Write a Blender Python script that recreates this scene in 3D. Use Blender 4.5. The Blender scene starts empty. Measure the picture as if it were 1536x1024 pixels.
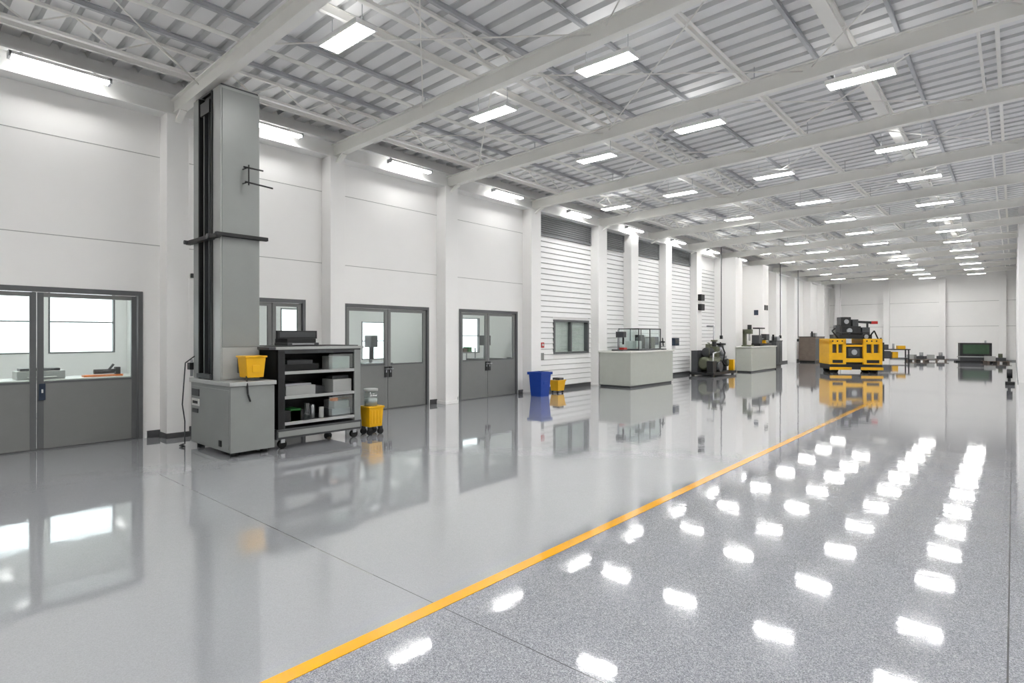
import bpy, bmesh, math, random
from mathutils import Vector, Matrix
random.seed(7)
S = bpy.context.scene
COL = S.collection

# ------------------------------------------------------------------ materials
def lin(c):
    c = c/255.0
    return c/12.92 if c <= 0.04045 else ((c+0.055)/1.055)**2.4
def rgb(r, g, b): return (lin(r), lin(g), lin(b), 1.0)
_m = {}
def mat(name, color, rough=0.5, metal=0.0, var=0.06, scale=6.0, bump=0.0, coat=0.0):
    if name in _m: return _m[name]
    m = bpy.data.materials.new(name); m.use_nodes = True
    nt = m.node_tree; b = nt.nodes['Principled BSDF']
    tc = nt.nodes.new('ShaderNodeTexCoord')
    n = nt.nodes.new('ShaderNodeTexNoise'); n.inputs['Scale'].default_value = scale
    n.inputs['Detail'].default_value = 4
    nt.links.new(tc.outputs['Object'], n.inputs['Vector'])
    r = nt.nodes.new('ShaderNodeValToRGB')
    r.color_ramp.elements[0].position = 0.3; r.color_ramp.elements[1].position = 0.7
    r.color_ramp.elements[0].color = tuple(c*(1-var) for c in color[:3])+(1,)
    r.color_ramp.elements[1].color = tuple(min(1, c*(1+var)) for c in color[:3])+(1,)
    nt.links.new(n.outputs['Fac'], r.inputs['Fac'])
    nt.links.new(r.outputs['Color'], b.inputs['Base Color'])
    b.inputs['Roughness'].default_value = rough
    b.inputs['Metallic'].default_value = metal
    b.inputs['Coat Weight'].default_value = coat
    if bump > 0:
        bp = nt.nodes.new('ShaderNodeBump'); bp.inputs['Strength'].default_value = bump
        bp.inputs['Distance'].default_value = 0.01
        nt.links.new(n.outputs['Fac'], bp.inputs['Height'])
        nt.links.new(bp.outputs['Normal'], b.inputs['Normal'])
    _m[name] = m
    return m
def emis(name, color, strength):
    m = bpy.data.materials.new(name); m.use_nodes = True
    nt = m.node_tree; nt.nodes.clear()
    o = nt.nodes.new('ShaderNodeOutputMaterial'); e = nt.nodes.new('ShaderNodeEmission')
    e.inputs['Color'].default_value = color; e.inputs['Strength'].default_value = strength
    nt.links.new(e.outputs[0], o.inputs['Surface'])
    return m
def glass(name, tint=(0.93, 0.97, 0.96, 1), gl=0.08):
    m = bpy.data.materials.new(name); m.use_nodes = True
    nt = m.node_tree; nt.nodes.clear()
    o = nt.nodes.new('ShaderNodeOutputMaterial'); t = nt.nodes.new('ShaderNodeBsdfTransparent')
    g = nt.nodes.new('ShaderNodeBsdfGlossy'); mx = nt.nodes.new('ShaderNodeMixShader')
    t.inputs['Color'].default_value = tint; g.inputs['Roughness'].default_value = 0.02
    mx.inputs['Fac'].default_value = gl
    nt.links.new(t.outputs[0], mx.inputs[1]); nt.links.new(g.outputs[0], mx.inputs[2])
    nt.links.new(mx.outputs[0], o.inputs['Surface'])
    return m

WHITE = mat('white_wall_paint', rgb(247, 246, 244), 0.5, var=0.012, scale=1.2)
TRIMW = mat('white_steel_paint', rgb(240, 240, 238), 0.45, var=0.02, scale=3)
BEAM = mat('cream_beam_paint', rgb(246, 245, 240), 0.5, var=0.02, scale=2)
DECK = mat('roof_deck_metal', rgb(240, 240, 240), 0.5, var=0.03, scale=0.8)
DECKG = mat('roof_deck_flute_shade', rgb(214, 215, 215), 0.5, var=0.03, scale=0.8)  # darker grey paints shade into the deck recesses
PURL = mat('grey_purlin_steel', rgb(190, 192, 195), 0.45, metal=0.0, var=0.08, scale=3)
JOINT = mat('panel_joint', rgb(172, 172, 170), 0.7)
DOORG = mat('door_grey_paint', rgb(124, 125, 124), 0.45, var=0.02)
FRAMEG = mat('door_frame_grey', rgb(94, 96, 97), 0.4, var=0.03)
MACH = mat('machine_grey_paint', rgb(138, 141, 139), 0.35, var=0.04, scale=3)
MACHL = mat('machine_light_grey', rgb(168, 170, 168), 0.35, var=0.03, scale=3)
MACHD = mat('machine_dark_grey', rgb(64, 66, 68), 0.4, var=0.08)
BLACK = mat('black_paint', rgb(20, 21, 22), 0.45, var=0.2)
RUB = mat('black_rubber', rgb(18, 18, 18), 0.8, var=0.2)
STEEL = mat('brushed_steel', rgb(175, 177, 180), 0.28, metal=0.9, var=0.08, scale=10)
YEL = mat('yellow_paint', rgb(232, 176, 6), 0.38, var=0.05)
ORG = mat('orange_paint', rgb(230, 120, 30), 0.4)
RED = mat('red_paint', rgb(180, 36, 28), 0.4)
BLUE = mat('blue_plastic', rgb(14, 62, 155), 0.4, var=0.06)
NAVY = mat('navy_plastic', rgb(18, 38, 60), 0.4)
GREEN = mat('green_paint', rgb(36, 110, 46), 0.4)
OLIVE = mat('olive_machine_paint', rgb(88, 92, 72), 0.45, var=0.12)
BROWN = mat('brown_case', rgb(108, 96, 86), 0.5, var=0.1)
CREAM = mat('counter_panel', rgb(182, 185, 177), 0.4, var=0.02)
TOPW = mat('counter_top', rgb(224, 224, 219), 0.25, var=0.02)
PAPER = mat('white_plastic', rgb(214, 215, 212), 0.4)
BASEB = mat('baseboard_dark', rgb(76, 77, 78), 0.5)
LOUV = mat('louvre_grey', rgb(146, 148, 149), 0.5)
SCREEN = mat('green_screen', rgb(56, 82, 60), 0.15)
GLASS = glass('door_glass', gl=0.06)
GLASS2 = glass('case_glass', (0.9, 0.95, 0.94, 1), 0.14)
LAMP = emis('lamp_panel', (1.0, 0.99, 0.975, 1), 42.0)
UPFILL = emis('roof_fill_glow', (1.0, 0.99, 0.975, 1), 4.0)  # added glow that brightens the roof from the fixture tops
LAMP2 = emis('lamp_tube', (1.0, 0.99, 0.975, 1), 18.0)
DAY = emis('daylight_pane', (0.93, 0.98, 1.0, 1), 2.4)
ANNEX_FILL = emis('annex_fill_glow', (1, 0.99, 0.97, 1), 22.0)  # glow of the added annex fill lights

# ------------------------------------------------------------------ mesh builder
class M:
    def __init__(s, name, loc=(0, 0, 0), rot=0.0):
        s.name = name; s.bm = bmesh.new(); s.mats = []; s.loc = loc; s.rot = rot
    def mi(s, m):
        if m not in s.mats: s.mats.append(m)
        return s.mats.index(m)
    def _fin(s, faces, m):
        i = s.mi(m)
        for f in faces: f.material_index = i
    def box(s, x0, x1, y0, y1, z0, z1, m):
        v = [s.bm.verts.new((x, y, z)) for z in (z0, z1) for y in (y0, y1) for x in (x0, x1)]
        q = [(0, 2, 3, 1), (4, 5, 7, 6), (0, 1, 5, 4), (1, 3, 7, 5), (3, 2, 6, 7), (2, 0, 4, 6)]
        s._fin([s.bm.faces.new([v[k] for k in f]) for f in q], m); return s
    def taper(s, cx, cy, z0, z1, w0, d0, w1, d1, m):
        v = []
        for z, w, d in ((z0, w0, d0), (z1, w1, d1)):
            for sy in (-1, 1):
                for sx in (-1, 1): v.append(s.bm.verts.new((cx+sx*w/2, cy+sy*d/2, z)))
        q = [(0, 2, 3, 1), (4, 5, 7, 6), (0, 1, 5, 4), (1, 3, 7, 5), (3, 2, 6, 7), (2, 0, 4, 6)]
        s._fin([s.bm.faces.new([v[k] for k in f]) for f in q], m); return s
    def bar(s, p0, p1, w, h, m, up=(0, 0, 1)):
        p0 = Vector(p0); p1 = Vector(p1); d = (p1-p0).normalized(); up = Vector(up)
        if abs(d.dot(up)) > 0.98: up = Vector((1, 0, 0))
        r = d.cross(up).normalized(); u = r.cross(d).normalized()
        v = []
        for p in (p0, p1):
            for a, b in ((-1, -1), (1, -1), (1, 1), (-1, 1)):
                v.append(s.bm.verts.new(p+r*(a*w/2)+u*(b*h/2)))
        q = [(0, 1, 2, 3), (7, 6, 5, 4), (0, 4, 5, 1), (1, 5, 6, 2), (2, 6, 7, 3), (3, 7, 4, 0)]
        s._fin([s.bm.faces.new([v[k] for k in f]) for f in q], m); return s
    def cyl(s, p0, p1, r, m, seg=14, r2=None):
        p0 = Vector(p0); p1 = Vector(p1); d = (p1-p0).normalized()
        r2 = r if r2 is None else r2
        up = Vector((0, 0, 1)) if abs(d.z) < 0.9 else Vector((1, 0, 0))
        a = d.cross(up).normalized(); b = d.cross(a).normalized()
        A = []; Bv = []
        for k in range(seg):
            t = 2*math.pi*k/seg; o = a*math.cos(t)+b*math.sin(t)
            A.append(s.bm.verts.new(p0+o*r)); Bv.append(s.bm.verts.new(p1+o*r2))
        fs = [s.bm.faces.new((A[k], Bv[k], Bv[(k+1) % seg], A[(k+1) % seg])) for k in range(seg)]
        for f in fs: f.smooth = True
        fs += [s.bm.faces.new(A), s.bm.faces.new(list(reversed(Bv)))]
        s._fin(fs, m); return s
    def tube(s, pts, r, m, seg=8):
        for a, b in zip(pts[:-1], pts[1:]): s.cyl(a, b, r, m, seg)
        return s
    def build(s, bevel=0.0, parent=None, coll=True):
        bmesh.ops.recalc_face_normals(s.bm, faces=s.bm.faces[:])
        me = bpy.data.meshes.new(s.name); s.bm.to_mesh(me); s.bm.free()
        for m in s.mats: me.materials.append(m)
        o = bpy.data.objects.new(s.name, me); COL.objects.link(o)
        o.location = s.loc; o.rotation_euler = (0, 0, s.rot)
        if bevel > 0:
            b = o.modifiers.new('bevel', 'BEVEL'); b.width = bevel; b.segments = 2
            b.limit_method = 'ANGLE'; b.angle_limit = math.radians(50)
        if parent: o.parent = parent
        return o
def empty(name, loc=(0, 0, 0)):
    e = bpy.data.objects.new(name, None); COL.objects.link(e); e.location = loc
    e.empty_display_size = 0.2
    return e

XW = -10.17           # inner face of left wall
YF = 47.0             # far wall
YN = -5.0             # near wall (behind the camera)
XR = 6.0
XR2 = 0.13            # right wall beyond YS
YS = 26.0
def zo(x): return 0.03*(min(x+10.17, 10.3))

# ------------------------------------------------------------------ floor
def floor_mat():
    m = bpy.data.materials.new('epoxy_floor'); m.use_nodes = True
    nt = m.node_tree; b = nt.nodes['Principled BSDF']; L = nt.links
    g = nt.nodes.new('ShaderNodeNewGeometry'); sp = nt.nodes.new('ShaderNodeSeparateXYZ')
    L.new(g.outputs['Position'], sp.inputs[0])
    def math_(op, a, bb):
        n = nt.nodes.new('ShaderNodeMath'); n.operation = op
        for i, v in enumerate((a, bb)):
            if v is None: continue
            if isinstance(v, (int, float)): n.inputs[i].default_value = v
            else: L.new(v, n.inputs[i])
        return n.outputs[0]
    right = math_('GREATER_THAN', sp.outputs['X'], -2.56)
    vo = nt.nodes.new('ShaderNodeTexVoronoi'); vo.inputs['Scale'].default_value = 230
    L.new(g.outputs['Position'], vo.inputs['Vector'])
    bw = nt.nodes.new('ShaderNodeSeparateColor'); L.new(vo.outputs['Color'], bw.inputs[0])
    def ramp(src, stops):
        r = nt.nodes.new('ShaderNodeValToRGB'); e = r.color_ramp.elements
        e[0].position, e[0].color = stops[0]; e[1].position, e[1].color = stops[-1]
        for p, c in stops[1:-1]:
            k = e.new(p); k.color = c
        L.new(src, r.inputs['Fac']); return r.outputs['Color']
    spk = ramp(bw.outputs[0], [(0.0, rgb(118, 120, 127)), (0.35, rgb(148, 150, 157)), (0.7, rgb(167, 169, 176)), (1.0, rgb(200, 202, 208))])
    smo = ramp(bw.outputs[1], [(0.0, rgb(158, 160, 164)), (0.5, rgb(165, 167, 171)), (1.0, rgb(171, 173, 177))])
    mx = nt.nodes.new('ShaderNodeMix'); mx.data_type = 'RGBA'
    L.new(right, mx.inputs['Factor']); L.new(smo, mx.inputs['A']); L.new(spk, mx.inputs['B'])
    # large cloudy variation
    n2 = nt.nodes.new('ShaderNodeTexNoise'); n2.inputs['Scale'].default_value = 0.45
    L.new(g.outputs['Position'], n2.inputs['Vector'])
    cl = ramp(n2.outputs['Fac'], [(0.3, (0.94, 0.94, 0.94, 1)), (0.7, (1.03, 1.03, 1.03, 1))])
    mu = nt.nodes.new('ShaderNodeMix'); mu.data_type = 'RGBA'; mu.blend_type = 'MULTIPLY'
    mu.inputs['Factor'].default_value = 1.0
    L.new(mx.outputs['Result'], mu.inputs['A']); L.new(cl, mu.inputs['B'])
    # control joints: |p - c| < w
    def line(axis, c, w):
        d = math_('ABSOLUTE', math_('SUBTRACT', sp.outputs[axis], c), None)
        return math_('LESS_THAN', d, w)
    js = [line('Y', 2.25, 0.003), line('X', -7.64, 0.003), line('X', -0.02, 0.004)]
    j = js[0]
    for k in js[1:]: j = math_('MAXIMUM', j, k)
    mj = nt.nodes.new('ShaderNodeMix'); mj.data_type = 'RGBA'
    L.new(j, mj.inputs['Factor']); L.new(mu.outputs['Result'], mj.inputs['A'])
    mj.inputs['B'].default_value = rgb(95, 96, 98)
    L.new(mj.outputs['Result'], b.inputs['Base Color'])
    b.inputs['Roughness'].default_value = 0.06
    b.inputs['IOR'].default_value = 1.6
    b.inputs['Coat Weight'].default_value = 0.8
    b.inputs['Coat Roughness'].default_value = 0.03
    n3 = nt.nodes.new('ShaderNodeTexNoise'); n3.inputs['Scale'].default_value = 6
    n3.inputs['Detail'].default_value = 5
    L.new(g.outputs['Position'], n3.inputs['Vector'])
    bp = nt.nodes.new('ShaderNodeBump'); bp.inputs['Strength'].default_value = 0.06
    bp.inputs['Distance'].default_value = 0.01
    L.new(n3.outputs['Fac'], bp.inputs['Height'])
    L.new(bp.outputs['Normal'], b.inputs['Normal']); L.new(bp.outputs['Normal'], b.inputs['Coat Normal'])
    return m
f = M('floor'); f.box(-14.3, XR+0.3, YN-0.3, YF+0.3, -0.2, 0, floor_mat()); f.build()
YLINE = mat('yellow_line_paint', rgb(250, 180, 6), 0.12, var=0.03, scale=8, coat=0.5)
f = M('floor_marking_line'); f.box(-2.605, -2.515, YN+0.1, 16.6, 0.0005, 0.003, YLINE); f.build()

# ------------------------------------------------------------------ left wall with openings
OPEN = [(0.35, 2.86, 0, 2.28), (4.30, 5.57, 0, 2.28), (6.40, 8.63, 0, 2.25), (9.60, 11.77, 0, 2.25), (13.42, 15.17, 1.1, 2.02)]
w = M('wall_left'); y = YN
for (a, b, z0, z1) in OPEN:
    w.box(XW-0.2, XW, y, a, 0, 5.8, WHITE)
    w.box(XW-0.2, XW, a, b, z1, 5.8, WHITE)
    if z0 > 0: w.box(XW-0.2, XW, a, b, 0, z0, WHITE)
    y = b
w.box(XW-0.2, XW, y, YF, 0, 5.8, WHITE)
w.build()
w = M('wall_far'); w.box(XW-0.2, XR2+0.3, YF, YF+0.2, 0, 6.1, WHITE); w.build()
w = M('wall_right'); w.box(XR, XR+0.2, YN, YS, 0, 6.1, WHITE)
w.box(XR2, XR2+0.25, YS+0.2, YF, 0, 6.1, WHITE); w.box(XR2, XR+0.2, YS, YS+0.2, 0, 6.1, WHITE); w.build()
w = M('wall_near'); w.box(XW-0.2, XR+0.2, YN-0.2, YN, 0, 6.1, WHITE); w.build()

t = M('trim_1')
bays = [(YN, 3.1), (3.42, 5.92), (6.24, 8.88), (9.26, 12.0)]
for a, b in bays:
    for z in (3.02, 4.42): t.box(XW, XW+0.004, a, b, z-0.005, z+0.005, JOINT)
t.build()
t = M('trim_2')
for z in (2.2, 3.8):
    t.box(XW+0.0, XR2, YF-0.004, YF, z-0.01, z+0.01, JOINT)
t.build()

b_ = M('baseboard_left')
for a, b in [(YN, 0.3), (2.92, 4.25), (5.62, 6.35), (8.68, 9.55), (11.82, 25.3), (26.3, 28.9), (30.0, YF)]:
    b_.box(XW, XW+0.025, a, b, 0, 0.11, BASEB)
b_.build()
b_ = M('baseboard_far'); b_.box(XW+0.03, XR2, YF-0.025, YF, 0, 0.08, LOUV); b_.build()
b_ = M('baseboard_right'); b_.box(XR2-0.02, XR2, YS, YF-0.03, 0, 0.08, LOUV); b_.build()

PIL = [(3.10, 3.42), (5.92, 6.24), (8.88, 9.26), (12.0, 12.42), (15.35, 15.85), (17.40, 17.9), (20.0, 20.5), (22.8, 23.3)]
for a, b in PIL:
    p = M('wall_column'); p.box(XW, -9.85, a, b, 0, 5.06, WHITE)
    p.box(XW+0.02, -9.835, a-0.015, b+0.015, 0, 0.08, BASEB if a < 5 else WHITE)
    p.build(0.006)
for a, b in [(25.4, 26.2), (29.0, 29.9), (33.0, 33.4), (36.5, 36.9), (40, 40.4), (43.5, 43.9)]:
    p = M('wall_column'); p.box(XW, -9.2 if a < 31 else -9.75, a, b, 0, 5.06, WHITE); p.build(0.006)
for x in (-9.6, -6.6, -3.5, -0.5):
    p = M('wall_column'); p.box(x-0.17, x+0.17, YF-0.3, YF, 0, 5.3, WHITE); p.build(0.006)
h = M('eaves_beam')
h.box(XW, -9.87, YN, YF, 5.06, 5.09, TRIMW); h.box(XW, -9.87, YN, YF, 5.36, 5.39, TRIMW)
h.box(XW, -9.98, YN, YF, 5.09, 5.36, TRIMW)
h.build()

sd = M('wall_siding')
LS = mat('siding_white', rgb(242, 242, 241), 0.5, var=0.01)
z = 0.13
while z < 4.4:
    for a, b in [(12.42, 15.35), (15.85, 17.4), (17.9, 20.0), (20.5, 22.8), (23.3, 25.4)]:
        segs = [(a, b)]
        if a == 12.42 and z+0.15 > 1.05 and z < 2.06: segs = [(12.42, 13.37), (15.22, 15.35)]
        for c, d in segs:
            i = sd.mi(LS); j = sd.mi(JOINT)
            vs = [sd.bm.verts.new(q) for q in ((XW+0.035, c, z), (XW+0.035, d, z), (XW+0.006, d, z+0.155), (XW+0.006, c, z+0.155), (XW, d, z), (XW, c, z))]
            f1 = sd.bm.faces.new((vs[0], vs[1], vs[2], vs[3])); f2 = sd.bm.faces.new((vs[1], vs[0], vs[5], vs[4]))
            f1.material_index = i; f2.material_index = j
            sd.box(XW+0.005, XW+0.014, c, d, z+0.138, z+0.155, JOINT)
    z += 0.155
sd.build()
for a, b in [(12.47, 15.3), (15.9, 17.35), (17.95, 19.95), (20.55, 22.75)]:
    lv = M('louvre_vent')
    lv.box(XW, XW+0.02, a, b, 4.47, 5.04, MACH)
    for zz in (4.47, 5.01): lv.box(XW, XW+0.08, a, b, zz, zz+0.03, LOUV)
    lv.box(XW, XW+0.08, a, a+0.03, 4.5, 5.01, LOUV); lv.box(XW, XW+0.08, b-0.03, b, 4.5, 5.01, LOUV)
    for k in range(8):
        z0 = 4.515+k*0.062
        lv.bar((XW+0.045, a+0.03, z0+0.02), (XW+0.045, b-0.03, z0+0.02), 0.055, 0.006, LOUV, up=(0.6, 0, 0.8))
    lv.build()

# ------------------------------------------------------------------ doors
def door(n, y0, y1, zt, split, glz=0.99):
    e = empty('door_%d' % n, (XW, (y0+y1)/2, 0))
    def P(name): return M(name, (0, -(y0+y1)/2, 0))
    fr = P('frame')
    for a, b in ((y0, y0+0.06), (y1-0.06, y1)): fr.box(-0.14, 0.03, a, b, 0, zt, FRAMEG)
    fr.box(-0.14, 0.03, y0+0.06, y1-0.06, zt-0.07, zt, FRAMEG)
    fr.box(-0.14, 0.01, y0+0.06, y1-0.06, 0, 0.015, FRAMEG)
    fr.build(0.004, e)
    edges = [y0+0.065]+split+[y1-0.065]
    for k, (a, b) in enumerate(zip(edges[:-1], edges[1:])):
        a += 0.006; b -= 0.006
        lf = P('leaf_%d' % (k+1))
        st = 0.07
        lf.box(-0.06, -0.01, a, a+st, 0.02, zt-0.08, FRAMEG if n == 1 else DOORG)
        lf.box(-0.06, -0.01, b-st, b, 0.02, zt-0.08, FRAMEG if n == 1 else DOORG)
        lf.box(-0.06, -0.01, a+st, b-st, zt-0.14, zt-0.08, DOORG)
        lf.box(-0.06, -0.01, a+st, b-st, 0.02, glz, DOORG)
        lf.box(-0.055, -0.004, a+st, b-st, glz-0.03, glz, FRAMEG)
        lf.box(-0.036, -0.032, a+st, b-st, glz, zt-0.14, GLASS)
        lf.build(0.003, e)
        if n == 1 and k == 0: continue
        hd = P('handle_%d' % (k+1))
        hy = (b-0.05) if k == 0 else (a+0.05)
        hd.box(-0.01, 0.015, hy-0.035, hy+0.035, 0.70, 0.93, NAVY if n == 1 else BLACK)
        hd.box(0.015, 0.017, hy-0.01, hy+0.01, 0.80, 0.85, PAPER if n == 1 else STEEL)
        if n != 1:
            hd.cyl((0.012, hy, 0.88), (0.05, hy, 0.88), 0.012, STEEL, 8)
            hd.cyl((0.05, hy-0.05, 0.88), (0.05, hy+0.05, 0.88), 0.012, STEEL, 8)
        hd.build(0, e)
door(1, 0.35, 2.86, 2.28, [1.585], 0.96)
door(2, 4.30, 5.57, 2.28, [4.93], 1.0)
door(3, 6.40, 8.63, 2.25, [7.50])
door(4, 9.60, 11.77, 2.25, [10.62])
wd = M('window_1')
y0, y1, z0, z1 = 13.42, 15.17, 1.1, 2.02
wd.box(XW-0.1, XW+0.045, y0-0.05, y0+0.03, z0-0.05, z1+0.05, FRAMEG); wd.box(XW-0.1, XW+0.045, y1-0.03, y1+0.05, z0-0.05, z1+0.05, FRAMEG)
wd.box(XW-0.1, XW+0.045, y0+0.03, y1-0.03, z0-0.05, z0+0.01, FRAMEG); wd.box(XW-0.1, XW+0.045, y0+0.03, y1-0.03, z1-0.01, z1+0.05, FRAMEG)
wd.box(XW-0.08, XW+0.03, 14.25, 14.31, z0, z1, FRAMEG)
wd.box(XW-0.05, XW-0.045, y0, y1, z0, z1, GLASS)
for k in range(20):
    zz = z0+0.03+k*0.046
    wd.bar((XW-0.1, y0+0.03, zz), (XW-0.1, y1-0.03, zz), 0.045, 0.004, PAPER, up=(0.75, 0, 0.6))
wd.build()

# ------------------------------------------------------------------ annex rooms behind the doors
XA = -14.0
a_ = M('wall_annex')
wins = [(-0.6, 0.75), (0.95, 2.15), (2.35, 3.44)]
def backwall(ya, yb, holes):
    y = ya
    for (c, d, za, zb) in holes:
        a_.box(XA-0.15, XA, y, c, 0, 3.2, WHITE); a_.box(XA-0.15, XA, c, d, 0, za, WHITE); a_.box(XA-0.15, XA, c, d, zb, 3.2, WHITE); y = d
    a_.box(XA-0.15, XA, y, yb, 0, 3.2, WHITE)
H1 = [(c, d, 1.25, 2.5) for c, d in wins]
H2 = [(7.0, 8.2, 1.0, 2.3), (9.4, 10.25, 0.9, 2.0), (13.2, 14.2, 1.0, 2.2)]
backwall(-1.5, 3.7, H1); backwall(3.7, 19.0, H2)
a_.box(XA, XW-0.2, 3.65, 3.8, 0, 3.2, WHITE); a_.box(XA, XW-0.2, -1.65, -1.5, 0, 3.2, WHITE); a_.box(XA, XW-0.2, 19.0, 19.15, 0, 3.2, WHITE)
a_.build()
a_ = M('ceiling_annex'); a_.box(XA-0.15, XW-0.2, -1.65, 19.15, 3.2, 3.3, WHITE); a_.build()
for i, (c, d, za, zb) in enumerate(H1+H2):
    q = M('window_%d' % (i+2))
    q.box(XA-0.1, XA-0.09, c, d, za, zb, DAY)
    for yy in (c, d-0.03): q.box(XA-0.09, XA+0.01, yy, yy+0.03, za, zb, FRAMEG)
    for zz in (za, zb-0.03, (za+zb)/2-0.02): q.box(XA-0.088, XA+0.008, c, d, zz, zz+0.025, FRAMEG)
    q.build()
for yy in (0.0, 2.2, 5.2, 7.8, 10.6, 13.5, 16.5):
    q = M('annex_fill_light'); q.box(-12.7, -11.5, yy-0.15, yy+0.15, 3.16, 3.2, TRIMW); q.box(-12.65, -11.55, yy-0.12, yy+0.12, 3.15, 3.16, ANNEX_FILL); q.build()  # unseen panels added to brighten the rooms behind the door glass
q = M('work_bench')
q.box(-12.1, -11.3, -0.6, 3.3, 0.86, 0.91, TOPW)
for yy in (-0.55, 1.3, 3.2):
    for xx in (-12.05, -11.38): q.box(xx, xx+0.05, yy, yy+0.05, 0, 0.86, STEEL)
q.box(-12.05, -11.35, -0.5, 3.2, 0.3, 0.33, STEEL)
q.build(0.003)
q = M('bench_printer', (-11.7, 1.85, 0.91)); q.box(-0.2, 0.2, -0.3, 0.3, 0, 0.13, MACHL); q.box(-0.15, 0.12, -0.25, 0.25, 0.13, 0.17, MACHD); q.box(0.2, 0.28, -0.18, 0.18, 0.03, 0.045, PAPER); q.build(0.01)
q = M('bench_power_tool', (-11.6, 2.65, 0.91)); q.box(-0.08, 0.08, -0.25, 0.3, 0, 0.03, ORG); q.cyl((0, -0.1, 0.08), (0, 0.2, 0.08), 0.04, BLACK); q.bar((0, 0.1, 0.09), (0, 0.18, 0.2), 0.04, 0.03, BLACK); q.box(-0.05, 0.05, 0.2, 0.27, 0.03, 0.15, BLACK); q.build()
for (yy, h, mm) in [(5.6, 1.9, MACHL), (11.9, 1.8, MACHL), (12.9, 1.2, MACH), (16.2, 1.8, MACHL)]:
    q = M('storage_shelf', (-13.5, yy, 0))
    for sx in (-0.22, 0.19):
        for sy in (-0.4, 0.37): q.box(sx, sx+0.03, sy, sy+0.03, 0, h, STEEL)
    k = 0.2
    while k < h:
        q.box(-0.22, 0.22, -0.4, 0.4, k, k+0.025, mm)
        for s_ in range(3):
            hh = random.uniform(0.1, 0.3); yy2 = -0.33+s_*0.24
            q.box(-0.12, 0.15, yy2, yy2+random.uniform(0.12, 0.2), k+0.025, k+0.025+hh, random.choice([PAPER, BLUE, MACHD, GREEN, BROWN, PAPER]))
        k += 0.42
    q.build()
for (xx, yy) in [(-12.4, 8.6), (-12.2, 12.6), (-11.8, 14.0)]:
    q = M('lab_instrument', (xx, yy, 0))
    q.box(-0.35, 0.35, -0.4, 0.4, 0.0, 0.85, PAPER); q.box(-0.37, 0.37, -0.42, 0.42, 0.85, 0.9, MACHD)
    q.cyl((0, 0, 0.9), (0, 0, 1.5), 0.04, STEEL); q.box(-0.12, 0.16, -0.1, 0.1, 1.3, 1.6, MACHD); q.cyl((0.05, 0, 1.0), (0.05, 0, 1.3), 0.05, BLACK)
    q.build(0.005)

# ------------------------------------------------------------------ roof
dk = M('ceiling')
P_ = 0.32
def deck(x0, x1, ya, yb):
    i = dk.mi(DECK); i2 = dk.mi(DECKG); prof = []
    y = ya
    while y < yb:
        prof += [(y, 0), (y+0.20, 0), (y+0.23, 0.06), (y+0.29, 0.06)]; y += P_
    xs = [x0, x1]; rows = []
    for x in xs: rows.append([dk.bm.verts.new((x, p, 5.66+zo(x)+q)) for p, q in prof])
    for k in range(len(prof)-1):
        fc = dk.bm.faces.new((rows[0][k], rows[0][k+1], rows[1][k+1], rows[1][k])); fc.material_index = i if k % 4 == 0 else i2  # groove faces take the painted recess shade
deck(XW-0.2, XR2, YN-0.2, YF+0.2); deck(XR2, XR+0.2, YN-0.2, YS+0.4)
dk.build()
rf = M('roof_cover'); rf.box(XW-0.3, XR+0.3, YN-0.3, YF+0.3, 6.15, 6.2, DECK)
rf.box(XW-0.3, XW-0.25, YN-0.3, YF+0.3, 5.6, 6.15, DECK); rf.build()

BY = [-2.9, 0.1, 3.26, 6.08, 9.07, 12.2, 15.6, 18.9, 22.3, 25.8, 29.4, 33.2, 36.7, 40.2, 43.7]
for yb in BY:
    q = M('roof_beam')
    pts = [XW+0.0, XR2] + ([XR] if yb < YS else [])
    for x0, x1 in zip(pts[:-1], pts[1:]):
        za, zb = 5.07+zo(x0), 5.07+zo(x1)
        q.bar((x0, yb, za+0.0125), (x1, yb, zb+0.0125), 0.13, 0.025, BEAM)
        q.bar((x0, yb, za+0.125), (x1, yb, zb+0.125), 0.03, 0.20, BEAM)
        q.bar((x0, yb, za+0.235), (x1, yb, zb+0.235), 0.13, 0.02, BEAM)
    q.bar((XW+0.3, yb, 4.95), (XW+0.55, yb, 5.08), 0.09, 0.04, BEAM)
    q.build()
q = M('roof_purlin')
x = XW+0.55; k = 0
while x < XR-0.2:
    ye = YF if x < XR2 else YS
    m_ = PURL if k % 3 else BEAM
    top = 5.655+zo(x); hh = 0.07 if k % 3 else 0.12
    q.box(x-0.025, x+0.025, YN, ye, top-hh, top-hh+0.01, m_); q.box(x-0.006, x+0.006, YN, ye, top-hh+0.01, top-0.01, m_); q.box(x-0.025, x+0.025, YN, ye, top-0.01, top, m_)
    x += 1.05; k += 1
q.build()
for xj, wj in ((-8.95, 0.06), (-5.65, 0.08), (-1.75, 0.16), (2.5, 0.1)):
    q = M('roof_joist'); ye = YF if xj < XR2 else YS
    zb = 5.34+zo(xj); zt = 5.62+zo(xj)
    q.bar((xj, YN, zb), (xj, ye, zb), wj, 0.04, BEAM); q.bar((xj, YN, zt), (xj, ye, zt), 0.05, 0.04, BEAM)
    y = YN; s_ = 0
    while y < ye-0.6:
        if s_ % 2 == 0: q.bar((xj, y, zb), (xj, y+0.45, zt), 0.02, 0.02, BEAM)
        else: q.bar((xj, y, zt), (xj, y+0.45, zb), 0.02, 0.02, BEAM)
        y += 0.45; s_ += 1
    q.build()
q = M('roof_brace_rod')
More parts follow.
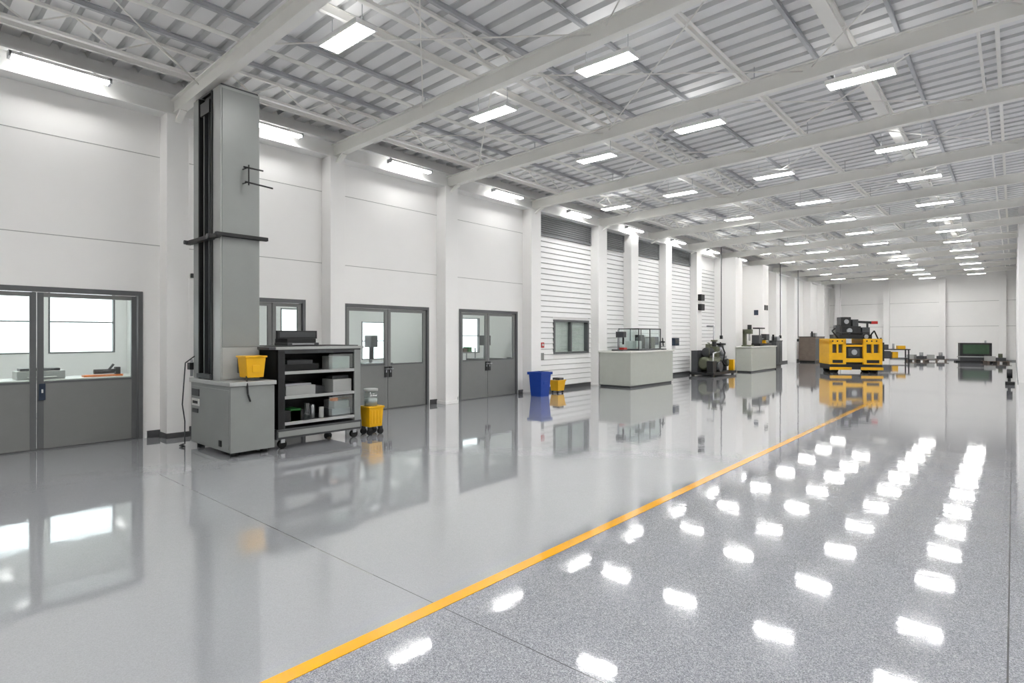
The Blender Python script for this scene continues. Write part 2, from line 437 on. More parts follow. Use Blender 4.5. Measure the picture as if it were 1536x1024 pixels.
for i, (ya, yb) in enumerate(zip(BY[:-1], BY[1:])):
    for x0 in ((-9.0, -5.6, -2.2) if i % 2 else (-7.3, -3.8)):
        x1 = x0+3.3 if x0+3.3 < XR2 else XR2-0.05
        q.cyl((x0, ya, 5.22+zo(x0)), (x1, yb, 5.22+zo(x1)), 0.01, BEAM, 6)
        q.cyl((x1, ya, 5.25+zo(x1)), (x0, yb, 5.25+zo(x0)), 0.01, BEAM, 6)
q.build()
q = M('ceiling_conduit')
for xx, zz, r in ((-0.35, 5.3, 0.02), (-3.1, 5.38, 0.02), (-7.6, 5.38, 0.03)):
    q.cyl((xx, YN, zz+zo(xx)), (xx, YF, zz+zo(xx)), r, BEAM, 8)
    for yb in BY[1:]: q.cyl((xx, yb+0.3, zz+zo(xx)), (xx, yb+0.3, 5.66+zo(xx)), 0.008, PURL, 6)
q.build()

# ------------------------------------------------------------------ lights
def mesh_fixture():
    b = M('ceiling_light')
    L, W = 0.86, 0.30
    b.box(-L/2, L/2, -W/2, -W/2+0.02, 0, 0.06, TRIMW); b.box(-L/2, L/2, W/2-0.02, W/2, 0, 0.06, TRIMW)
    b.box(-L/2, -L/2+0.02, -W/2+0.02, W/2-0.02, 0, 0.06, TRIMW); b.box(L/2-0.02, L/2, -W/2+0.02, W/2-0.02, 0, 0.06, TRIMW)
    b.box(-L/2+0.02, L/2-0.02, -W/2+0.02, W/2-0.02, 0.004, 0.02, LAMP)
    b.box(-L/2+0.02, L/2-0.02, -W/2+0.02, W/2-0.02, 0.02, 0.07, TRIMW)
    b.box(-L/2+0.08, L/2-0.08, -W/2+0.05, W/2-0.05, 0.07, 0.075, UPFILL)  # added upward fill emitter, no real lens here
    for sx in (-0.33, 0.33): b.cyl((sx, 0, 0.06), (sx, 0, 0.36), 0.006, PURL, 6)
    return b.build()
proto = mesh_fixture()
def put(x, y, z=5.27):
    o = bpy.data.objects.new('ceiling_light', proto.data); COL.objects.link(o); o.location = (x, y, z)
cols = {
 -1.65: [-3.6, -0.6, 2.7, 6.2, 9.45, 13.4, 16.3, 19.7, 22.6, 25.2, 28.2, 31.2, 34.2, 37.4, 40.6, 43.8],
 -4.15: [-3.6, -0.6, 2.7, 6.66, 9.72, 13.85, 17.3, 20.6, 23.6, 26.8, 30, 33, 36, 39, 42, 45],
 -6.5: [-3.6, -0.4, 6.9, 10.05, 14.0, 18.2, 21.2, 24.6, 27.8, 31, 34.2, 37.4, 40.6, 43.8],
 -6.2: [3.95],
 -8.6: [14.3, 19.4, 22.9, 26.8, 30.6, 34.5, 38.2, 42],
 1.3: [-3.6, -0.6, 2.7, 6.2, 9.45, 13.4, 16.3, 19.7, 22.6],  # out-of-view row, added to light the hall
 4.1: [-3.6, -0.6, 2.7, 6.2, 9.45, 13.4, 16.3, 19.7, 22.6]}  # second unseen row, also added as extra light
first = True
for x, ys in cols.items():
    for y in ys:
        if first: proto.location = (x, y, 5.27); first = False
        else: put(x, y)
for y in (1.78, 4.7, 7.75, 10.9, 14.1, 17.4, 20.8, 24.2, 27.6):
    b = M('wall_strip_light', (-9.72, y, 5.2))
    b.box(-0.07, 0.07, -0.55, 0.55, 0.02, 0.06, TRIMW); b.box(-0.055, 0.055, -0.53, 0.53, -0.01, 0.02, LAMP2)
    b.box(-0.07, 0.07, -0.56, -0.53, -0.015, 0.06, PURL); b.box(-0.07, 0.07, 0.53, 0.56, -0.015, 0.06, PURL)
    b.bar((0, -0.4, 0.06), (-0.2, -0.4, 0.17), 0.03, 0.01, PURL); b.bar((0, 0.4, 0.06), (-0.2, 0.4, 0.17), 0.03, 0.01, PURL)
    b.build()

# ------------------------------------------------------------------ tall mast machine
E = empty('vertical_mast_machine', (-8.3, 3.55, 0))
def P(n): return M(n, (8.3, -3.55, 0))
q = P('base')
q.box(-9.0, -7.65, 3.15, 3.74, 0.06, 0.93, MACH)
q.box(-9.02, -7.63, 3.13, 3.76, 0.93, 0.985, MACHL)
q.box(-8.97, -7.68, 3.14, 3.15, 0.10, 0.88, MACH)
q.build(0.008, E)
q = P('feet')
for x in (-8.9, -7.78):
    for yy in (3.25, 3.65): q.cyl((x, yy, 0), (x, yy, 0.06), 0.05, BLACK)
q.build(0, E)
q = P('labels')
q.box(-8.92, -8.66, 3.13, 3.14, 0.74, 0.84, MACHD); q.box(-8.92, -8.66, 3.13, 3.14, 0.6, 0.7, PAPER); q.box(-8.88, -8.7, 3.127, 3.13, 0.63, 0.67, BLACK)
q.box(-8.9, -8.7, 3.13, 3.14, 0.5, 0.56, MACHD)
q.box(-7.98, -7.9, 3.13, 3.14, 0.12, 0.2, BLACK)
q.build(0, E)
q = P('mast')
q.box(-9.05, -8.8, 3.2, 3.74, 0.985, 5.02, MACH)
q.box(-8.36, -8.1, 3.2, 3.74, 0.985, 5.02, MACHL)
q.box(-8.8, -8.36, 3.26, 3.74, 0.985, 5.02, BLACK)
q.box(-8.82, -8.79, 3.18, 3.26, 0.985, 5.0, BLACK); q.box(-8.37, -8.34, 3.18, 3.26, 0.985, 5.0, BLACK)
q.box(-8.1, -8.085, 3.22, 3.73, 1.0, 1.43, MACHL); q.box(-8.1, -8.088, 3.22, 3.73, 1.44, 4.98, MACH)
q.box(-9.03, -8.12, 3.22, 3.73, 5.02, 5.05, MACHD)
q.build(0.006, E)
q = P('guide_rails')
q.box(-8.68, -8.64, 3.2, 3.26, 1.02, 4.9, MACHD)
q.cyl((-8.5, 3.22, 1.02), (-8.5, 3.22, 4.85), 0.018, MACHD)
q.box(-8.74, -8.42, 3.18, 3.26, 4.72, 4.9, BLACK)
q.box(-8.8, -8.34, 3.15, 3.25, 1.0, 1.06, MACHD)
q.build(0, E)
q = P('clamp_bars')
q.box(-9.13, -8.03, 3.12, 3.19, 2.93, 2.985, BLACK); q.box(-8.085, -8.02, 3.12, 3.83, 2.95, 3.0, BLACK)
q.cyl((-8.3, 3.1, 2.96), (-8.3, 3.2, 2.96), 0.04, MACHD); q.cyl((-9.08, 3.08, 2.96), (-9.08, 3.2, 2.96), 0.03, MACHD)
q.build(0.004, E)
q = P('hose_hooks')
q.cyl((-8.09, 3.5, 3.72), (-7.95, 3.5, 3.72), 0.01, BLACK, 8); q.cyl((-7.95, 3.47, 3.72), (-7.95, 3.86, 3.70), 0.012, BLACK, 8)
q.cyl((-8.09, 3.5, 3.92), (-7.95, 3.5, 3.92), 0.01, BLACK, 8); q.cyl((-7.95, 3.45, 3.92), (-7.95, 3.72, 3.92), 0.012, BLACK, 8)
q.cyl((-7.95, 3.52, 3.68), (-7.95, 3.52, 3.96), 0.01, BLACK, 8)
q.build(0, E)
q = P('yellow_control_box')
q.taper(-7.84, 3.51, 1.03, 1.3, 0.24, 0.22, 0.27, 0.27, YEL)
q.box(-7.99, -7.69, 3.36, 3.66, 1.3, 1.325, YEL)
q.box(-7.715, -7.703, 3.46, 3.56, 1.1, 1.2, YEL)
q.box(-8.09, -7.96, 3.42, 3.6, 1.08, 1.28, MACHD)
q.tube([(-7.75, 3.4, 1.05), (-7.64, 3.36, 0.97), (-7.61, 3.36, 0.82), (-7.63, 3.4, 0.72)], 0.012, BLACK)
q.build(0.01, E)
q = P('side_pipework')
q.tube([(-9.1, 3.1, 0.02), (-9.1, 3.1, 0.35), (-9.05, 3.05, 0.6), (-9.08, 3.1, 1.2), (-9.0, 3.2, 1.3)], 0.009, MACHD)
q.tube([(-9.12, 3.2, 1.0), (-9.12, 3.2, 1.25)], 0.02, STEEL); q.box(-9.15, -9.05, 3.15, 3.25, 1.1, 1.2, BLACK)
q.tube([(-9.1, 3.1, 0.02), (-9.0, 3.0, 0.02), (-8.9, 3.02, 0.02)], 0.012, BLACK)
q.build(0, E)

# ------------------------------------------------------------------ rack cart beside the machine
E = empty('equipment_rack_cart', (-8.15, 4.55, 0))
def P(n): return M(n, (8.15, -4.55, 0))
X0, X1, Y0, Y1 = -8.65, -7.72, 3.82, 5.17
q = P('frame')
for x in (X0, X1-0.05):
    for yy in (Y0, Y1-0.05): q.box(x, x+0.05, yy, yy+0.05, 0.14, 1.40, MACHD)
q.box(X0, X1, Y0, Y0+0.02, 0.2, 1.4, BLACK)
q.box(X0, X0+0.02, Y0, Y1, 0.3, 1.4, BLACK)
q.box(X0-0.01, X1+0.01, Y0-0.02, Y1+0.01, 0.14, 0.28, MACHD)
q.box(X1+0.01, X1+0.02, Y0, Y1-0.02, 0.17, 0.25, MACH)
q.box(X1-0.04, X1, Y0+0.05, Y1-0.05, 1.34, 1.40, MACHD)
q.box(X1-0.02, X1+0.012, Y1-0.12, Y1-0.01, 0.28, 1.38, MACH)
q.box(X1-0.02, X1+0.012, Y0+0.0, Y0+0.1, 0.28, 1.38, BLACK)
q.box(X0+0.02, X1-0.02, Y1-0.05, Y1-0.03, 0.3, 1.38, MACHD)
q.build(0.005, E)
q = P('top'); q.box(X0-0.03, X1+0.03, Y0-0.04, Y1+0.04, 1.40, 1.44, MACHL); q.box(X0+0.02, X1-0.04, Y0, Y1-0.02, 1.44, 1.452, BLACK)
q.box(-8.05, X1+0.03, 3.68, Y0-0.04, 1.40, 1.44, MACHD); q.build(0.005, E)
q = P('shelves')
for z in (0.34, 0.71, 1.06): q.box(X0+0.02, X1-0.02, Y0+0.02, Y1-0.02, z, z+0.02, MACHD); q.box(X1-0.03, X1+0.005, Y0+0.1, Y1-0.12, z-0.012, z+0.03, MACHL)
q.build(0, E)
q = P('contents')
def bx(x0, y0, z0, w, d, h, m): q.box(x0, x0+w, y0, y0+d, z0, z0+h, m)
bx(-8.3, 3.95, 1.08, 0.4, 0.6, 0.10, BLACK); bx(-8.2, 4.05, 1.18, 0.3, 0.4, 0.06, MACHD); bx(-8.1, 4.72, 1.08, 0.3, 0.3, 0.2, PAPER)
bx(-8.1, 3.98, 0.73, 0.3, 0.46, 0.14, MACHL); bx(-8.15, 4.0, 0.87, 0.3, 0.4, 0.03, STEEL); bx(-8.2, 4.5, 0.73, 0.25, 0.18, 0.1, MACHD); bx(-8.1, 4.72, 0.73, 0.32, 0.32, 0.2, MACHL); bx(-8.05, 4.75, 0.93, 0.2, 0.28, 0.05, MACHD)
bx(-8.4, 3.95, 0.36, 0.6, 0.3, 0.16, BLACK); bx(-8.1, 4.05, 0.36, 0.3, 0.16, 0.18, GREEN); q.cyl((-7.9, 4.36, 0.36), (-7.9, 4.36, 0.6), 0.045, GLASS2); q.cyl((-7.95, 4.47, 0.36), (-7.95, 4.47, 0.56), 0.04, STEEL); q.cyl((-7.88, 4.58, 0.36), (-7.88, 4.58, 0.52), 0.035, PAPER)
bx(-8.15, 4.72, 0.36, 0.34, 0.32, 0.12, STEEL); bx(-8.1, 4.75, 0.48, 0.3, 0.26, 0.12, MACHL); bx(-7.85, 4.7, 0.6, 0.08, 0.1, 0.05, ORG)
bx(-8.5, 3.9, 1.08, 0.1, 1.2, 0.25, BLACK); bx(-8.5, 3.9, 0.73, 0.1, 1.2, 0.28, BLACK); bx(-8.5, 3.9, 0.36, 0.09, 1.2, 0.3, BLACK)
q.build(0.004, E)
q = P('glass_panes')
q.box(X1-0.015, X1-0.01, 4.62, Y1-0.14, 1.1, 1.32, GLASS2); q.box(X1-0.015, X1-0.01, 4.62, Y1-0.14, 0.4, 0.68, GLASS2)
q.build(0, E)
q = P('casters')
for x in (X0+0.1, X1-0.08):
    for yy in (Y0+0.1, Y1-0.08):
        q.cyl((x-0.025, yy, 0.06), (x+0.025, yy, 0.06), 0.06, RUB, 16); q.box(x-0.035, x+0.035, yy-0.03, yy+0.03, 0.08, 0.14, STEEL)
q.build(0, E)
q = M('benchtop_monitor', (-8.15, 4.3, 1.452))
q.box(-0.2, 0.2, -0.22, 0.28, 0, 0.04, MACHD); q.box(-0.22, 0.15, -0.2, 0.26, 0.04, 0.1, BLACK); q.box(0.0, 0.06, -0.3, 0.33, 0.1, 0.22, BLACK); q.box(0.06, 0.065, -0.27, 0.3, 0.12, 0.2, MACHD); q.box(0.2, 0.21, -0.15, 0.2, 0.01, 0.03, STEEL)
q.build(0.006)
E = empty('yellow_trolley', (-7.84, 5.46, 0))
def P(n): return M(n)
q = P('tub'); q.taper(0, 0, 0.13, 0.43, 0.22, 0.24, 0.26, 0.27, YEL); q.box(-0.14, 0.14, -0.15, 0.15, 0.43, 0.46, YEL)
for k in range(4): q.box(0.12, 0.132, -0.11+k*0.06, -0.08+k*0.06, 0.18, 0.40, YEL)
q.build(0.008, E)
q = P('jar'); q.cyl((0, -0.02, 0.46), (0, -0.02, 0.70), 0.11, GLASS2, 20); q.cyl((0, -0.02, 0.465), (0, -0.02, 0.58), 0.1, MACHL, 20); q.cyl((0, -0.02, 0.70), (0, -0.02, 0.74), 0.115, MACHL, 20); q.build(0, E)
q = P('wheels')
for x in (-0.09, 0.09):
    for yy in (-0.1, 0.1): q.cyl((x-0.02, yy, 0.05), (x+0.02, yy, 0.05), 0.05, RUB, 14); q.box(x-0.03, x+0.03, yy-0.025, yy+0.025, 0.07, 0.13, BLACK)
q.build(0, E)
q = M('blue_waste_bin', (-9.42, 11.83, 0))
w0, w1, hh = 0.34, 0.42, 0.62
for (a, b, c, d) in [(-1, -1, 1, -1), (1, -1, 1, 1), (1, 1, -1, 1), (-1, 1, -1, -1)]:
    vs = []
    for (sx, sy, ww, z) in ((a, b, w0, 0.01), (c, d, w0, 0.01), (c, d, w1, hh), (a, b, w1, hh)):
        vs.append(q.bm.verts.new((sx*ww/2, sy*ww/2, z)))
    i = q.mi(BLUE); q.bm.faces.new(vs).material_index = i
q.box(-w0/2, w0/2, -w0/2, w0/2, 0.0, 0.02, BLUE)
for a in (-1, 1):
    q.box(-0.24, 0.24, a*0.22-0.02, a*0.22+0.02, hh-0.05, hh+0.02, BLUE); q.box(a*0.22-0.02, a*0.22+0.02, -0.2, 0.2, hh-0.05, hh+0.02, BLUE)
q.box(0.19, 0.2, -0.08, 0.08, 0.32, 0.4, BLUE)
q.build()
q = M('yellow_mop_bucket', (-9.6, 12.85, 0))
q.taper(0, 0, 0.06, 0.34, 0.24, 0.28, 0.3, 0.36, YEL); q.box(-0.16, 0.16, -0.2, 0.2, 0.33, 0.36, YEL); q.box(-0.1, 0.14, -0.1, 0.1, 0.36, 0.42, MACHD)
for x in (-0.09, 0.09):
    for yy in (-0.11, 0.11): q.cyl((x-0.015, yy, 0.03), (x+0.015, yy, 0.03), 0.03, RUB, 10)
q.cyl((-0.02, -0.19, 0.36), (-0.02, 0.19, 0.38), 0.01, STEEL, 8)
q.build(0.006)

# ------------------------------------------------------------------ counters
def counter(loc, dx, dy, h):
    q = M('service_counter', loc)
    q.box(-dx/2+0.03, dx/2-0.03, -dy/2+0.03, dy/2-0.03, 0, 0.08, MACHD)
    q.box(-dx/2, dx/2, -dy/2, dy/2, 0.06, h-0.05, CREAM)
    q.box(-dx/2-0.04, dx/2+0.04, -dy/2-0.04, dy/2+0.04, h-0.05, h, TOPW)
    q.build(0.006)
counter((-9.25, 16.75, 0), 1.1, 2.85, 1.12)
q = M('glass_display_case', (-9.3, 17.0, 1.12))
wx, wy, hz = 0.75, 1.5, 0.68
q.box(-wx/2, wx/2, -wy/2, wy/2, 0, 0.05, MACHD)
for sx in (-wx/2, wx/2-0.025):
    for sy in (-wy/2, -0.012, wy/2-0.025): q.box(sx, sx+0.025, sy, sy+0.025, 0.05, hz, MACHD)
for sx in (-wx/2, wx/2-0.025): q.box(sx, sx+0.025, -wy/2, wy/2, hz, hz+0.03, MACHD)
for sy in (-wy/2, wy/2-0.025): q.box(-wx/2, wx/2, sy, sy+0.025, hz, hz+0.03, MACHD)
q.box(-wx/2+0.025, wx/2-0.025, -wy/2+0.025, wy/2-0.025, hz+0.01, hz+0.015, GLASS2)
q.box(wx/2-0.015, wx/2-0.01, -wy/2+0.025, wy/2-0.025, 0.05, hz, GLASS2); q.box(-wx/2+0.025, wx/2-0.025, -wy/2+0.01, -wy/2+0.015, 0.05, hz, GLASS2)
q.box(-0.2, 0.2, -0.6, -0.25, 0.05, 0.3, PAPER); q.box(-0.1, 0.1, -0.15, 0.1, 0.05, 0.5, BLACK); q.cyl((0.1, 0.3, 0.05), (0.1, 0.3, 0.4), 0.07, STEEL); q.box(-0.15, 0.2, 0.42, 0.68, 0.05, 0.42, OLIVE)
q.build()
q = M('desktop_drill_stand', (-9.3, 15.75, 1.12))
q.box(-0.2, 0.2, -0.2, 0.25, 0, 0.04, MACHD); q.cyl((-0.08, 0, 0.04), (-0.08, 0, 0.66), 0.025, STEEL); q.box(-0.12, 0.16, -0.08, 0.08, 0.42, 0.6, MACHD); q.cyl((0.1, 0, 0.2), (0.1, 0, 0.42), 0.03, BLACK); q.box(0.02, 0.18, -0.1, 0.1, 0.04, 0.1, RED)
q.build(0.004)
q = M('microscope', (-9.0, 17.98, 1.12))
q.box(-0.1, 0.12, -0.09, 0.09, 0, 0.03, BLACK); q.bar((-0.07, 0, 0.03), (-0.07, 0, 0.28), 0.04, 0.05, BLACK); q.bar((-0.09, 0, 0.26), (0.1, 0, 0.26), 0.05, 0.05, BLACK); q.cyl((0.05, 0, 0.12), (0.02, 0, 0.4), 0.022, BLACK); q.box(-0.02, 0.1, -0.06, 0.06, 0.1, 0.115, BLACK)
q.build()
counter((-8.8, 26.95, 0), 0.65, 3.4, 1.12)
q = M('bench_lathe', (-8.8, 27.6, 1.12))
q.box(-0.2, 0.2, -0.8, 0.8, 0, 0.12, BLACK); q.box(-0.18, 0.15, -0.8, -0.4, 0.12, 0.5, MACHD); q.cyl((0, -0.4, 0.32), (0, -0.28, 0.32), 0.12, STEEL); q.box(-0.12, 0.12, 0.3, 0.75, 0.12, 0.55, MACHD); q.cyl((0, 0.3, 0.32), (0, 0.1, 0.32), 0.03, STEEL); q.box(-0.15, 0.2, -0.1, 0.15, 0.12, 0.26, YEL); q.cyl((0.1, -0.6, 0.5), (0.1, -0.6, 0.8), 0.02, BLACK); q.cyl((0.2, 0.0, 0.2), (0.3, 0, 0.2), 0.06, STEEL)
q.box(-0.15, 0.15, -0.75, 0.0, 0.78, 0.84, BLACK)
q.build(0.004)
q = M('desktop_press', (-8.8, 25.75, 1.12))
q.box(-0.2, 0.2, -0.2, 0.2, 0, 0.06, OLIVE); q.box(-0.18, -0.08, -0.12, 0.12, 0.06, 0.7, OLIVE); q.box(-0.18, 0.18, -0.12, 0.12, 0.55, 0.75, OLIVE); q.cyl((0.08, 0, 0.25), (0.08, 0, 0.55), 0.04, STEEL); q.cyl((0.08, 0, 0.75), (0.08, 0, 0.95), 0.09, BLACK)
q.build(0.005)

# ------------------------------------------------------------------ olive pump/compressor machinery
E = empty('compressor_unit', (-9.2, 22.9, 0))
q = M('skid'); q.box(-0.5, 0.5, -1.2, 1.2, 0.05, 0.15, BLACK)
for sx in (-0.45, 0.35):
    for sy in (-1.1, 1.0): q.box(sx, sx+0.1, sy, sy+0.1, 0, 0.05, BLACK)
q.build(0.005, E)
q = M('tank'); q.cyl((0, -0.95, 0.48), (0, 0.3, 0.48), 0.27, OLIVE, 24); q.cyl((0, -1.03, 0.48), (0, -0.95, 0.48), 0.17, OLIVE, 24, 0.27); q.cyl((0, 0.3, 0.48), (0, 0.38, 0.48), 0.27, OLIVE, 24, 0.17)
q.box(-0.2, 0.2, -0.7, -0.6, 0.15, 0.3, BLACK); q.box(-0.2, 0.2, 0.1, 0.2, 0.15, 0.3, BLACK); q.build(0, E)
q = M('motor'); q.cyl((0, -0.75, 0.93), (0, -0.3, 0.93), 0.17, MACHD, 20)
for k in range(7): q.cyl((0, -0.72+k*0.06, 0.93), (0, -0.70+k*0.06, 0.93), 0.19, MACHD, 20)
q.box(-0.15, 0.15, -0.7, -0.35, 0.72, 0.8, BLACK); q.cyl((0, -0.3, 0.93), (0, -0.05, 0.93), 0.04, STEEL); q.box(-0.16, 0.16, -0.05, 0.28, 0.74, 1.15, OLIVE)
q.cyl((0, 0.1, 1.15), (0, 0.1, 1.35), 0.09, BLACK); q.box(-0.1, 0.1, 0.0, 0.2, 1.35, 1.42, OLIVE)
q.build(0.004, E)
q = M('pump'); q.cyl((0.0, 0.8, 0.15), (0.0, 0.8, 0.75), 0.24, MACHD, 20); q.cyl((0.0, 0.8, 0.75), (0.0, 0.8, 1.2), 0.13, STEEL, 16); q.cyl((0, 0.8, 1.2), (0, 0.8, 1.28), 0.2, BLACK, 16)
q.cyl((0.25, 0.45, 0.5), (0.42, 0.45, 0.5), 0.16, BLACK, 16); q.cyl((0.42, 0.45, 0.5), (0.44, 0.45, 0.5), 0.1, OLIVE, 16)
q.box(0.2, 0.45, -1.15, -0.8, 0.15, 0.6, BLACK); q.box(0.25, 0.45, 1.0, 1.15, 0.15, 0.6, YEL); q.cyl((0.3, -0.35, 0.35), (0.46, -0.35, 0.35), 0.2, MACHD, 16)
q.box(-0.45, -0.2, -1.1, -0.4, 0.15, 1.0, MACHD); q.box(-0.45, -0.25, 0.3, 0.7, 0.15, 1.25, OLIVE); q.build(0, E)
q = M('pipes'); q.tube([(0.3, -0.8, 0.2), (0.33, -0.8, 0.9), (0.33, -0.2, 0.95), (0.2, 0.3, 1.0), (0.1, 0.7, 0.95)], 0.03, STEEL); q.tube([(0.35, -0.5, 0.2), (0.4, -0.2, 0.6), (0.38, 0.3, 0.4), (0.2, 0.7, 0.5)], 0.035, RUB); q.tube([(-0.3, 0.8, 0.15), (-0.3, 0.8, 2.0), (-0.6, 0.8, 2.0)], 0.03, STEEL)
q.tube([(0.2, -0.9, 0.7), (0.2, -0.9, 1.3), (0, -0.6, 1.3)], 0.02, OLIVE); q.tube([(0.3, 0.1, 0.2), (0.42, 0.15, 0.9), (0.2, 0.4, 1.2), (0.0, 0.75, 1.3)], 0.03, RUB); q.build(0, E)

q = M('wall_control_boxes')
for (y, z, w_, h_, m_) in [(18.6, 1.25, 0.5, 0.35, PAPER), (19.3, 1.25, 0.35, 0.3, NAVY), (21.0, 1.2, 0.4, 0.3, NAVY), (19.35, 0.7, 0.5, 0.35, PAPER)]:
    q.box(XW+0.02, XW+0.2, y, y+w_, z, z+h_, m_); q.box(XW+0.2, XW+0.21, y+0.05, y+w_-0.05, z+0.08, z+h_-0.05, MACHD)
q.build(0.005)
q = M('wall_speaker')
for z in (3.05, 2.65): q.box(-9.85, -9.7, 22.9, 23.25, z, z+0.26, BLACK)
q.build(0.01)
q = M('wall_notice_boards')
for y in (29.35, 29.65): q.box(-9.2, -9.18, y-0.1, y+0.1, 2.85, 3.1, BLACK)
q.box(-9.6, -9.4, 28.97, 29.0, 2.6, 2.85, NAVY); q.build()
q = M('door_alarm_box'); q.box(XW, XW+0.06, 12.75, 12.9, 1.25, 1.4, RED); q.cyl((XW+0.06, 12.825, 1.33), (XW+0.075, 12.825, 1.33), 0.04, PAPER); q.box(XW, XW+0.05, 12.75, 12.9, 0.9, 1.1, MACH); q.build(0.004)
q = M('light_switch_plate'); q.box(XW, XW+0.03, 3.55, 3.65, 2.55, 2.62, BLACK); q.box(XW, XW+0.02, 3.75, 3.85, 1.2, 1.35, MACHD); q.build()
q = M('hanging_cable')
for (x, y, zl) in ((-9.4, 32.5, 1.6), (-9.3, 35.5, 1.4), (-9.45, 24.4, 1.6)):
    q.cyl((x, y, zl), (x, y, 5.4), 0.02, MACHD, 6); q.box(x-0.05, x+0.05, y-0.05, y+0.05, zl-0.15, zl, BLACK)
q.build()

for (x, y, w_, d_, h_, m_) in [(-9.25, 38.3, 0.9, 2.2, 1.5, BROWN), (-9.4, 31.3, 0.6, 1.0, 1.3, MACHD), (-9.3, 42.0, 0.7, 1.5, 0.9, MACHD)]:
    q = M('machine_cabinet', (x, y, 0))
    q.box(-w_/2+0.04, w_/2-0.04, -d_/2+0.04, d_/2-0.04, 0, 0.1, BLACK); q.box(-w_/2, w_/2, -d_/2, d_/2, 0.1, h_, m_)
    q.box(w_/2, w_/2+0.01, -d_/2+0.1, -0.05, 0.2, h_-0.1, MACHD); q.box(w_/2, w_/2+0.01, 0.05, d_/2-0.1, 0.2, h_-0.1, MACHD)
    q.box(-w_/2-0.02, w_/2+0.02, -d_/2-0.02, d_/2+0.02, h_, h_+0.04, BLACK)
    q.cyl((0, 0, h_), (0, 0, h_+0.35), 0.05, BLACK); q.box(-0.15, 0.15, 0.2, 0.6, h_+0.04, h_+0.25, STEEL)
    q.build(0.005)

# ------------------------------------------------------------------ yellow vehicle
E = empty('yellow_industrial_vehicle', (-5.35, 28.6, 0)); E.rotation_euler = (0, 0, math.radians(30)); E.scale = (0.93, 0.93, 1.0)
q = M('chassis'); q.box(-1.1, 1.1, -0.6, 0.8, 0.14, 0.34, BLACK); q.box(-1.12, -0.2, -0.68, -0.6, 0.12, 0.24, YEL); q.box(0.2, 1.12, -0.68, -0.6, 0.12, 0.24, YEL)
q.box(-0.42, 0.3, -0.5, 0.7, 0.34, 1.25, BLACK)
q.box(-0.3, 0.18, -0.54, -0.5, 0.7, 1.05, MACHD); q.cyl((-0.06, -0.6, 0.88), (-0.06, -0.54, 0.88), 0.12, STEEL)
q.build(0.01, E)
q = M('body_panels')
for (a, b) in ((-1.14, -0.42), (0.3, 1.1)):
    q.box(a, b, -0.62, 0.78, 0.36, 0.85, YEL)
    q.box(a, a+0.14, -0.62, 0.78, 0.85, 1.4, YEL); q.box(b-0.14, b, -0.62, 0.78, 0.85, 1.4, YEL)
    q.box(a, b, -0.62, 0.78, 1.22, 1.46, YEL); q.box(a+0.14, b-0.14, -0.48, 0.7, 0.85, 1.22, MACHD)
    q.box(a+0.14, b-0.14, -0.64, -0.62, 0.42, 0.55, BLACK)
    q.box((a+b)/2-0.04, (a+b)/2+0.04, -0.62, -0.5, 0.85, 1.22, YEL)
    for k in range(3): q.cyl((a+0.15+k*0.2, -0.635, 1.36), (a+0.15+k*0.2, -0.62, 1.36), 0.035, BLACK, 10)
q.box(-0.42, 0.3, -0.62, -0.5, 0.45, 0.62, YEL); q.box(-0.42, 0.3, -0.58, -0.5, 1.12, 1.2, YEL)
q.build(0.02, E)
q = M('wheels')
for x in (-0.85, 0.8):
    for y in (-0.35, 0.55): q.cyl((x-0.14, y, 0.18), (x+0.14, y, 0.18), 0.18, RUB, 20)
q.build(0, E)
q = M('engine_block'); q.box(-0.75, 0.75, -0.4, 0.55, 1.46, 1.64, BLACK); q.box(-0.5, 0.3, -0.35, 0.4, 1.64, 2.0, BLACK); q.box(-0.55, -0.12, -0.35, 0.2, 2.0, 2.4, BLACK); q.box(0.0, 0.25, -0.2, 0.3, 1.62, 2.3, MACHD)
q.cyl((-0.32, -0.4, 2.2), (-0.32, -0.35, 2.2), 0.1, STEEL); q.cyl((0.5, -0.45, 1.55), (0.5, -0.4, 1.55), 0.09, STEEL); q.cyl((-0.06, 0.1, 1.95), (-0.06, 0.1, 2.25), 0.06, STEEL)
q.box(-0.8, -0.62, -0.4, -0.1, 1.5, 2.05, MACHD); q.box(0.35, 0.68, -0.35, 0.0, 1.62, 1.95, MACHD)
q.cyl((-0.2, -0.42, 1.8), (-0.2, -0.35, 1.8), 0.12, STEEL); q.bar((-0.8, -0.45, 1.72), (0.6, -0.45, 1.72), 0.05, 0.05, BLACK)
q.build(0.01, E)
q = M('arm'); q.bar((0.15, 0, 2.2), (0.95, 0, 2.16), 0.12, 0.1, BLACK); q.box(0.85, 1.1, -0.12, 0.12, 2.1, 2.22, RED); q.bar((0.7, 0, 1.5), (0.7, 0, 2.15), 0.07, 0.07, BLACK)
q.bar((0.15, 0, 1.9), (0.75, 0, 1.75), 0.06, 0.06, BLACK)
q.bar((1.15, -0.3, 0.3), (1.15, -0.3, 1.5), 0.06, 0.06, BLACK); q.box(1.12, 1.26, -0.4, 0.2, 0.5, 1.3, BLACK); q.tube([(0.6, -0.4, 1.5), (0.8, -0.5, 1.8), (1.0, -0.4, 1.45)], 0.03, RUB); q.tube([(-0.7, -0.4, 1.5), (-0.95, -0.4, 1.8), (-0.6, -0.3, 2.05)], 0.03, RUB)
q.build(0, E)

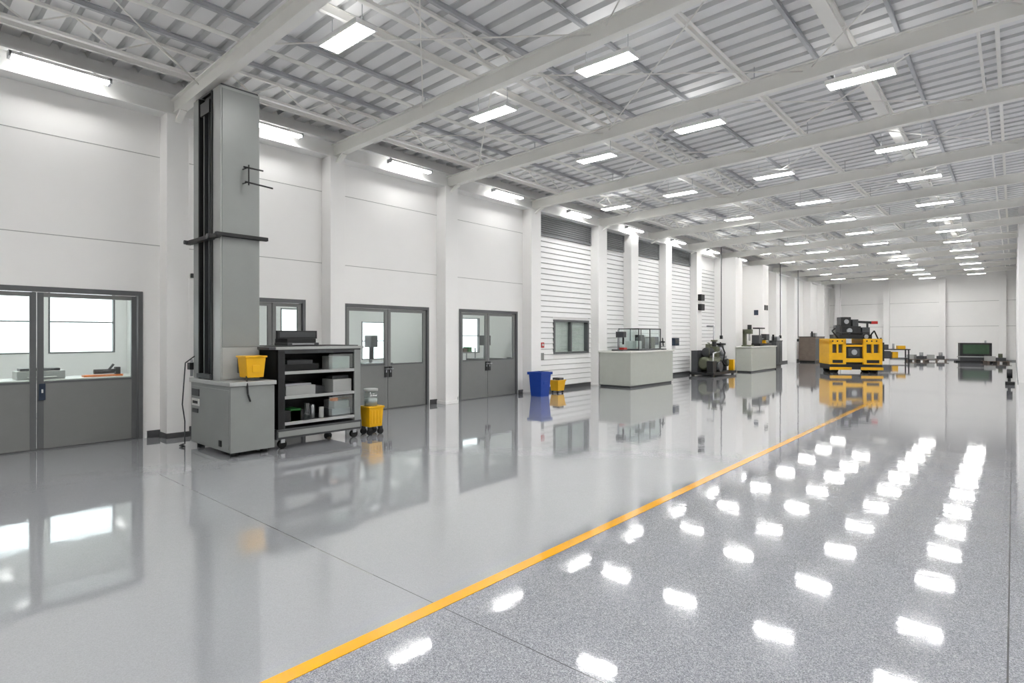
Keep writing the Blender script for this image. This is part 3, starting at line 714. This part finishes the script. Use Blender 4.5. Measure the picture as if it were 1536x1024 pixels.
# ------------------------------------------------------------------ far equipment
q = M('equipment_table', (-5.6, 41.5, 0), 0.4)
q.box(-0.9, 0.9, -0.35, 0.35, 0.72, 0.78, BLACK)
for x in (-0.85, 0.79):
    for y in (-0.32, 0.26): q.box(x, x+0.06, y, y+0.06, 0, 0.72, BLACK)
q.box(-0.85, 0.85, -0.3, 0.3, 0.2, 0.24, BLACK); q.box(-0.7, -0.2, -0.2, 0.2, 0.78, 1.05, MACHD); q.box(0.0, 0.3, -0.2, 0.2, 0.24, 0.6, YEL); q.box(0.3, 0.7, -0.15, 0.2, 0.78, 0.98, YEL); q.cyl((0.1, 0, 0.78), (0.1, 0, 1.1), 0.06, STEEL)
q.box(-0.8, -0.1, -0.25, 0.25, 0.24, 0.65, MACHD)
q.build(0.004)
q = M('test_console', (-1.75, 44.2, 0), 0.2)
q.box(-0.95, 0.95, -0.4, 0.4, 0.0, 0.08, BLACK); q.box(-0.75, 0.75, -0.35, 0.35, 0.08, 0.3, MACHD); q.box(-0.75, 0.75, -0.35, 0.35, 0.3, 1.15, BLACK); q.box(-0.62, 0.62, -0.365, -0.35, 0.5, 1.05, SCREEN); q.box(-0.9, 0.9, -0.45, -0.35, 0.3, 0.36, MACHL)
q.cyl((0.5, 0, 1.15), (0.5, 0, 1.3), 0.05, STEEL)
q.build(0.01)
for (x, y, r) in [(-0.75, 43.2, 0.3), (-3.6, 44.2, 0.1), (-4.5, 43.5, -0.2)]:
    q = M('pallet_of_parts', (x, y, 0), r)
    for k in range(5): q.box(-0.6, 0.6, -0.4+k*0.17, -0.3+k*0.17, 0.1, 0.13, BROWN)
    for k in (-0.5, -0.05, 0.4): q.box(k, k+0.1, -0.4, 0.38, 0, 0.1, BROWN)
    q.box(-0.5, -0.1, -0.3, 0.2, 0.13, 0.4, MACHL); q.box(0.0, 0.4, -0.2, 0.3, 0.13, 0.32, MACHD); q.cyl((0.2, 0, 0.32), (0.2, 0, 0.55), 0.1, OLIVE if x > -1 else STEEL)
    q.build(0.004)
q = M('floor_fan_unit', (-0.1, 24.6, 0))
q.box(-0.1, 0.14, -0.2, 0.2, 0, 0.1, BLACK); q.box(-0.04, 0.04, -0.05, 0.05, 0.1, 0.25, BLACK); q.cyl((-0.06, 0, 0.36), (0.08, 0, 0.36), 0.15, BLACK, 20)
q.build(0.005)

# ------------------------------------------------------------------ world, camera
wl = bpy.data.worlds.new('world'); S.world = wl; wl.use_nodes = True
nt = wl.node_tree; sk = nt.nodes.new('ShaderNodeTexSky'); sk.sky_type = 'NISHITA'; sk.sun_disc = False
sk.sun_elevation = math.radians(40)
nt.links.new(sk.outputs[0], nt.nodes['Background'].inputs['Color']); nt.nodes['Background'].inputs['Strength'].default_value = 0.2

cam = bpy.data.cameras.new('camera'); co = bpy.data.objects.new('camera', cam); COL.objects.link(co)
co.location = (0, 0, 1.6)
co.rotation_euler = (math.radians(90), 0, math.atan2(752, 855))
cam.sensor_width = 36; cam.lens = 855*36/1536
cam.shift_y = -9/1536
cam.clip_end = 200
S.camera = co
S.view_settings.view_transform = 'Standard'
S.view_settings.look = 'None'
S.view_settings.exposure = 0.25
